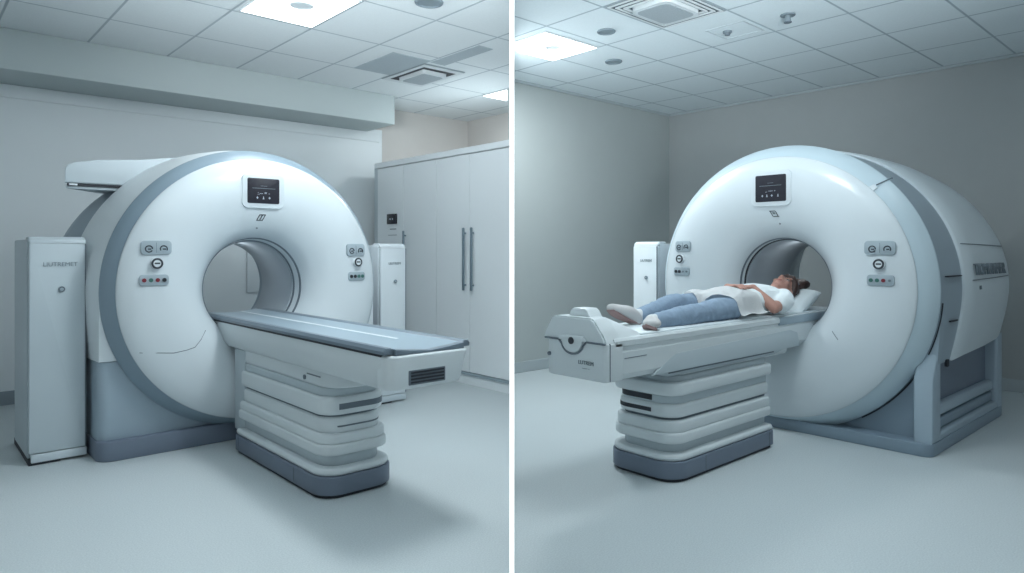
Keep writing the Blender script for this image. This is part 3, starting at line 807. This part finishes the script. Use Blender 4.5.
def remesh(name, bm, m, parent, voxel, smooth=3, wrinkle=0, wscale=30, cut=None, label=None):
    """fuse overlapping closed shapes into one continuous skin"""
    bm.transform(Matrix.Scale(S, 4))
    me = bpy.data.meshes.new('raw'); bm.to_mesh(me); bm.free()
    o = bpy.data.objects.new('raw', me); col.objects.link(o)
    r = o.modifiers.new('r', 'REMESH'); r.mode = 'VOXEL'; r.voxel_size = voxel*S; r.use_smooth_shade = True
    s = o.modifiers.new('s', 'SMOOTH'); s.iterations = smooth; s.factor = .5
    dg = bpy.context.evaluated_depsgraph_get(); dg.update()
    out = bpy.data.meshes.new_from_object(o.evaluated_get(dg)); out.name = name
    bpy.data.objects.remove(o); bpy.data.meshes.remove(me)
    if wrinkle or cut:
        b = bmesh.new(); b.from_mesh(out)
        if cut:
            for co, no in cut:
                bmesh.ops.bisect_plane(b, geom=b.verts[:]+b.edges[:]+b.faces[:], plane_co=Vector(co)*S, plane_no=no, clear_outer=True)
        b.normal_update()
        if wrinkle:
            for v in b.verts:
                q = v.co*wscale
                w = noise.noise(Vector((q.x*.7, q.y*.9+q.x*.5, q.z*.7)))
                v.co += v.normal*(wrinkle*S*(1-abs(w)*2.2))
        b.to_mesh(out); b.free()
    out.materials.clear(); out.materials.append(M[m])
    for p in out.polygons: p.use_smooth = True
    o = bpy.data.objects.new(name, out)
    return finish(o, parent, label, None, None, None)

TZ = .663                                # mat surface
person = thing('person', 'person lying on the couch in white t-shirt and blue jeans, hands folded on the belly', 'person', tuple(PO+Vector((0, 0, TZ))), PR)
def up(z): return z-TZ                    # heights below are absolute; the person's frame starts at the mat
def V3(x, y, z): return (x, y, up(z))

# joints
hipN, kneeN, ankN = V3(.072, -.62, .714), V3(.080, -.95, .702), V3(.066, -1.225, .688)
hipF, kneeF, ankF = V3(-.065, -.62, .724), V3(-.055, -.88, .742), V3(-.072, -1.145, .698)
shN, elN, wrN = V3(.140, -.125, .742), V3(.160, -.315, .702), V3(.055, -.335, .806)
shF, elF, wrF = V3(-.140, -.125, .742), V3(-.165, -.325, .720), V3(-.050, -.405, .808)

hr = Matrix.Rotation(math.radians(9), 4, 'X')          # propped on the pillow, chin towards the chest
HC = Vector(V3(0, .098, .776))                           # head centre
HS = .87
HT = Matrix.Rotation(math.radians(12), 4, 'Y') @ hr        # and turned a little to the near side
def hp(x, y, z): return tuple(HC+(HT @ (Vector((x, y, z))*HS)))  # head frame: y to crown, z to face
def leg(h, k, a, gr, bm, hem=False):
    hv, kv, av = Vector(h), Vector(k), Vector(a)
    return sweep([(hv+Vector((0, .03, 0)), .064+gr, .050+gr), (hv.lerp(kv, .3), .055+gr, .047+gr), (hv.lerp(kv, .7), .043+gr, .039+gr), (kv, .038+gr*1.1, .038+gr*1.1),
                  (kv.lerp(av, .3), .037+gr*1.2, .036+gr*1.2), (kv.lerp(av, .7), .027+gr*1.5, .027+gr*1.5), (av, .020+gr*1.6, .021+gr*1.6)], bm=bm)
def torso(gr, bm, y0=-.70):
    return sweep([(V3(0, -.66, .724), .115+gr, .054+gr), (V3(0, -.58, .726), .130+gr, .060+gr), (V3(0, -.46, .725), .112+gr, .057+gr), (V3(0, -.38, .730), .110+gr, .061+gr),
                  (V3(0, -.26, .738), .128+gr, .070+gr), (V3(0, -.16, .740), .135+gr, .063+gr), (V3(0, -.10, .744), .100+gr, .048+gr)], bm=bm)

body = bmesh.new()
torso(0, body)
for h, k, a in ((hipN, kneeN, ankN), (hipF, kneeF, ankF)): leg(h, k, a, 0, body)
# feet
def foot(a, toe, gr, bm, side):
    av, tv = Vector(a), Vector(toe); d = (tv-av)
    heel = av+Vector((0, -.012, -.012))
    sweep([(heel, .026+gr, .030+gr), (av+d*.35, .030+gr, .027+gr), (av+d*.7, .036+gr, .020+gr), (tv, .030+gr, .013+gr)], bm=bm)
toeN, toeF = V3(.128, -1.305, .690), V3(-.092, -1.295, .742)
foot(ankN, toeN, 0, body, 1); foot(ankF, toeF, 0, body, -1)
# arms, tapering, bent at the elbow
for sh, el, wr in ((shN, elN, wrN), (shF, elF, wrF)):
    s, e, w = Vector(sh), Vector(el), Vector(wr)
    sweep([(s+Vector((-s.x*.15, .0, 0)), .040, .040), (s.lerp(e, .3), .037, .038), (s.lerp(e, .75), .031, .032), (e, .028, .029)], bm=body)
    sweep([(e, .029, .029), (e.lerp(w, .3), .029, .028), (e.lerp(w, .75), .022, .020), (w, .019, .016)], bm=body)
# hands: palm, four unequal bent fingers, thumb
def hand(w, d, acr, nrm, sgn, bm):
    w, d, a, n = Vector(w), Vector(d).normalized(), Vector(acr).normalized(), Vector(nrm).normalized()
    sweep([(w-d*.005, .019, .014), (w+d*.03, .027, .0125), (w+d*.062, .030, .011)], bm=bm, ref=n)
    for i, (o, ln) in enumerate(((-.0235, .058), (-.008, .066), (.008, .061), (.0225, .047))):
        b0 = w+d*.060+a*o
        p = [b0-d*.012, b0+d*(ln*.45)+n*.004, b0+d*(ln*.76)-n*.004, b0+d*ln-n*.014]
        sweep([(p[0], .0080, .0080), (p[1], .0075, .0075), (p[2], .0068, .0068), (p[3], .0058, .0058)], bm=bm, k=10, ref=n)
    b0 = w+d*.018-a*.020*sgn
    sweep([(b0, .0105, .0105), (b0-a*.020*sgn+d*.020-n*.002, .0092, .0092), (b0-a*.028*sgn+d*.046-n*.006, .0072, .0072)], bm=bm, k=10, ref=n)
hand(wrN, (-.82, -.50, -.02), (.5, -.82, 0), (-.05, -.02, 1), -1, body)
hand(wrF, (.86, -.25, .06), (.27, .9, 0), (-.05, 0, 1), -1, body)
# neck and head with face
sweep([(V3(0, -.13, .746), .060, .048), (V3(0, -.06, .752), .040, .040), (V3(0, .02, .760), .039, .040), (V3(0, .08, .768), .045, .045)], bm=body)
ell(hp(0, .045, -.012), (.068*HS, .088*HS, .082*HS), bm=body)                 # skull
ell(hp(0, -.030, .018), (.056*HS, .075*HS, .062*HS), HT, bm=body)             # face
ell(hp(0, -.092, .034), (.026, .022, .024), bm=body)                 # chin
for s in (-1, 1):
    sweep([(hp(s*.054, .0, -.005), .014, .018), (hp(s*.046, -.055, .004), .014, .018), (hp(s*.02, -.09, .030), .014, .016)], bm=body, k=10)   # jaw
    ell(hp(s*.036, -.028, .056), (.017, .017, .013), bm=body)        # cheek
    ell(hp(s*.026, .022, .071), (.022, .008, .009), bm=body)         # brow
    ell(hp(s*.068, -.012, -.010), (.008, .026, .017), bm=body)       # ear
sweep([(hp(0, .012, .072), .007, .007), (hp(0, -.012, .085), .008, .010), (hp(0, -.030, .094), .011, .011)], bm=body, k=10)   # nose
for s in (-1, 1): ell(hp(s*.010, -.032, .084), (.007, .007, .007), bm=body)
ell(hp(0, -.058, .073), (.020, .007, .009), bm=body); ell(hp(0, -.070, .070), (.017, .007, .009), bm=body)
bo = remesh('body', body, 'skin', person, .0042, 2)
for s in (-1, 1):
    e = mk('eye', ell(hp(s*.026, .004, .0665), (.0115, .0065, .008)), 'eyew', person)
    mk('iris', ell(hp(s*.026, .004, .0735), (.0052, .0052, .003)), 'iris', e)
    mk('eyebrow', tube([hp(s*(.012+.007*i), .026+.002*math.sin(i), .078-.0025*i) for i in range(5)], .0025, 6), 'hair', person)
mk('lips', ell(hp(0, -.064, .0765), (.017, .0075, .006)), 'lips', person)

# hair: cap on the skull, swept back to a loose bun behind the crown
hb = bmesh.new()
ell(hp(0, .058, -.022), (.077*HS, .090*HS, .084*HS), bm=hb)
ell(hp(0, .010, -.050), (.070*HS, .075*HS, .052*HS), bm=hb)
for s in (-1, 1):
    sweep([(hp(s*.060, .060, .02), .016, .022), (hp(s*.069, .02, -.005), .012, .020), (hp(s*.064, -.03, -.045), .014, .022)], bm=hb, k=10)
    sweep([(hp(s*.012, .078, .072), .022, .012), (hp(s*.042, .066, .052), .020, .014), (hp(s*.064, .04, .02), .014, .018)], bm=hb, k=10)
sweep([(hp(0, .13, -.015), .030, .030), (hp(.01, .165, -.012), .036, .028), (hp(.02, .225, -.006), .038, .030), (hp(.022, .280, -.016), .024, .020)], bm=hb)
ell(hp(.035, .205, .006), (.026, .036, .020), bm=hb); ell(hp(-.012, .20, .006), (.028, .038, .022), bm=hb)
remesh('hair', hb, 'hair', person, .005, 1, .003, 26)
mk('hair_tie', ring(hp(.004, .148, -.012), .031, .006, 'y'), 'mid', person)

# jeans
jb = bmesh.new()
for h, k, a in ((hipN, kneeN, ankN), (hipF, kneeF, ankF)):
    leg(h, k, Vector(a)+Vector((0, .02, 0)), .008, jb)
sweep([(V3(0, -.68, .722), .120, .057), (V3(0, -.60, .726), .138, .067), (V3(0, -.50, .728), .126, .068)], bm=jb)
remesh('jeans', jb, 'jeans', person, .006, 2, .0035, 22, cut=[((0, -.475, 0), (0, 1, 0))])
# shirt with short sleeves
sb = bmesh.new()
sweep([(V3(0, -.50, .728), .124, .066), (V3(0, -.40, .732), .120, .069), (V3(0, -.27, .740), .139, .078), (V3(0, -.16, .742), .144, .071), (V3(0, -.10, .746), .106, .056), (V3(0, -.07, .752), .056, .048)], bm=sb)
for sh, el in ((shN, elN), (shF, elF)):
    s, e = Vector(sh), Vector(el)
    sweep([(s+Vector((-s.x*.2, .005, 0)), .050, .050), (s.lerp(e, .3), .049, .049), (s.lerp(e, .62), .047, .046)], bm=sb)
remesh('shirt', sb, 'shirt', person, .006, 2, .003, 20)
# socks and shoes
so = bmesh.new()
for a, toe, nm in ((ankN, toeN, 1), (ankF, toeF, -1)):
    av, tv = Vector(a), Vector(toe)
    sk = bmesh.new(); sweep([(av+Vector((0, .035, .002)), .029, .031), (av, .030, .034)], bm=sk)
    remesh('sock', sk, 'sock', person, .005, 1)
    f = bmesh.new(); foot(a, toe, .004 if nm == 1 else .007, f, nm)
    sh_ = remesh('shoe', f, 'shoe', person, .005, 2)
    # sole: thin plate on the underside (away from the shin)
    d = (tv-av).normalized(); dn = Vector((0, -.55, -.83)) if nm == 1 else Vector((0, -.75, -.66)); dn = (dn-d*dn.dot(d)).normalized()
    p = bmesh.new()
    sweep([(av+d*-.005+dn*.036, .026, .008), (av+d*.06+dn*.033, .028, .008), (tv-d*.035+dn*.026, .035, .008), (tv+d*.008+dn*.012, .028, .009)], bm=p, ref=dn)
    remesh('shoe_sole', p, 'sole', sh_, .004, 1)

# pillow under the head
pb = bmesh.new()
bmesh.ops.create_grid(pb, x_segments=24, y_segments=24, size=1)
top = pb.verts[:]
def pil(u, v, s):
    e = max(0, 1-u**4)**.5*max(0, 1-v**4)**.5
    x = u*.150*(1-.06*v*v); y = v*.150*(1-.06*u*u)
    th = .036*e**.8
    return Vector((x, y, s*th))
geo = []
vsu = {}
for v in top:
    u_, w_ = v.co.x, v.co.y; vsu[v] = (u_, w_); v.co = pil(u_, w_, 1)
d = bmesh.ops.duplicate(pb, geom=pb.verts[:]+pb.edges[:]+pb.faces[:])
for v in d['vert_map']:
    w = d['vert_map'][v]
    if v in vsu: w.co = pil(*vsu[v], -1)
bmesh.ops.remove_doubles(pb, verts=pb.verts[:], dist=.0008)
pb.transform(Matrix.Rotation(math.radians(20), 4, 'X'))
pillow = thing('pillow', 'white pillow propped under the patient\'s head in the scanner bore', 'pillow', tuple(PO+Vector((.145, 0, .706))), PR)
mk('cushion', pb, 'pillow', pillow, 60)

# blanket draped over hips: grid dropped onto the body, jeans and shirt
dg = bpy.context.evaluated_depsgraph_get(); dg.update()
trees = []
for o in person.children:
    if o.type == 'MESH' and o.name.split('.')[0] in ('jeans', 'shirt'):
        trees.append(BVHTree.FromPolygons([v.co/S for v in o.data.vertices], [tuple(p.vertices) for p in o.data.polygons]))
def drop(x, y):
    z = .010
    for tr in trees:
        h = tr.ray_cast(Vector((x, y, .6)), Vector((0, 0, -1)))
        if h[0] is not None: z = max(z, h[0].z)
    return z
NX, NY = 56, 44
H = [[0]*(NY+1) for _ in range(NX+1)]; XY = {}
for i in range(NX+1):
    for j in range(NY+1):
        s = i/NX                                  # far (0) to near (1)
        x = -.160+.332*s
        ya = -.80+.15*s+.03*math.sin(9*s)          # foot-side edge
        yb = -.475+.10*s+.018*math.sin(7*s+1)      # head-side edge
        y = ya+(yb-ya)*j/NY
        XY[i, j] = (x, y); H[i][j] = drop(x, y)
for _ in range(6):
    G = [r[:] for r in H]
    for i in range(NX+1):
        for j in range(NY+1):
            n = [H[a][b_] for a, b_ in ((i-1, j), (i+1, j), (i, j-1), (i, j+1)) if 0 <= a <= NX and 0 <= b_ <= NY]
            G[i][j] = max(H[i][j]*.999, sum(n)/len(n)*.96)
    H = G
b = bmesh.new(); vv = {}
for i in range(NX+1):
    for j in range(NY+1):
        x, y = XY[i, j]
        w = .005*math.sin(34*y+8*x)+.004*noise.noise(Vector((x*16, y*16, 1)))
        vv[i, j] = b.verts.new((x, y, H[i][j]+.014+w))
for i in range(NX):
    for j in range(NY): b.faces.new((vv[i, j], vv[i+1, j], vv[i+1, j+1], vv[i, j+1]))
bmesh.ops.solidify(b, geom=b.faces[:], thickness=.006)
blk = thing('blanket', 'white blanket draped over the patient\'s hips and hanging to the couch edge', 'blanket', tuple(PO+Vector((-.55, 0, TZ))), PR)
b.transform(Matrix.Translation((0, .55, 0)))
mk('cloth', b, 'blanket', blk, 80)

# ------------------------------------------------------------------ light
w = bpy.data.worlds.new('world'); scene.world = w; w.use_nodes = True
bg = w.node_tree.nodes['Background']; bg.inputs['Color'].default_value = (.74, .83, .87, 1); bg.inputs['Strength'].default_value = .38

def area(name, loc, sx, sy, power, color=(.90, .97, 1), target=None, spread=PI):
    l = bpy.data.lights.new(name, 'AREA'); l.shape = 'RECTANGLE'; l.size = sx*S; l.size_y = sy*S; l.energy = power; l.color = color; l.spread = spread
    o = bpy.data.objects.new(name, l); col.objects.link(o); o.location = Vector(loc)*S
    if target is not None:
        o.rotation_euler = (Vector(target)-Vector(loc)).to_track_quat('-Z', 'Y').to_euler()
    return o
area('ceiling_area_light', (1.61, 3.50, HL-.03), .40, .52, 8)
area('ceiling_area_light', (.7, 1.4, HL-.03), .46, .6, 1.5)  # added fill without a fixture, out of view in the near left room
area('ceiling_area_light', (1.72, 2.28, HL-.03), .3, .5, 25)  # unseen fill added to brighten the left room's floor
area('ceiling_area_light', (3.79, 4.36, HL-.03), .12, .12, 13)
area('ceiling_area_light', (3.36, 3.24, HR-.03), .34, .36, 28)
area('ceiling_area_light', (2.4, 1.5, HR-.03), .57, .45, 16)  # added fill without a fixture, out of view in the near right room
area('ceiling_area_light', (3.7, .5, HR-.03), .4, .4, 4)  # weak unseen fill added for the right scanner's shell
# unseen point lights added to brighten the inside of the two scanner bores
for (x, y) in ((1.45, 4.0), (4.06, 1.86)):
    l = bpy.data.lights.new('bore_fill', 'POINT'); l.energy = .7; l.color = (.93, .98, 1); l.shadow_soft_size = .03
    o = bpy.data.objects.new('bore_fill', l); col.objects.link(o); o.location = Vector((x, y, .99))*S
# two fill lights added behind the viewer, unseen, to brighten the ceilings
area('ceiling_fill', (-.6, .6, 1.2), .6, .6, 28, target=(1.0, 2.3, 2.4), spread=math.radians(56))
area('ceiling_fill', (.8, -.6, 1.2), .6, .6, 26, target=(2.6, 1.3, 2.45), spread=math.radians(56))

scene.view_settings.view_transform = 'Standard'
scene.view_settings.look = 'None'
scene.view_settings.exposure = 0
scene.cycles.use_denoising = True
scene.cycles.max_bounces = 8
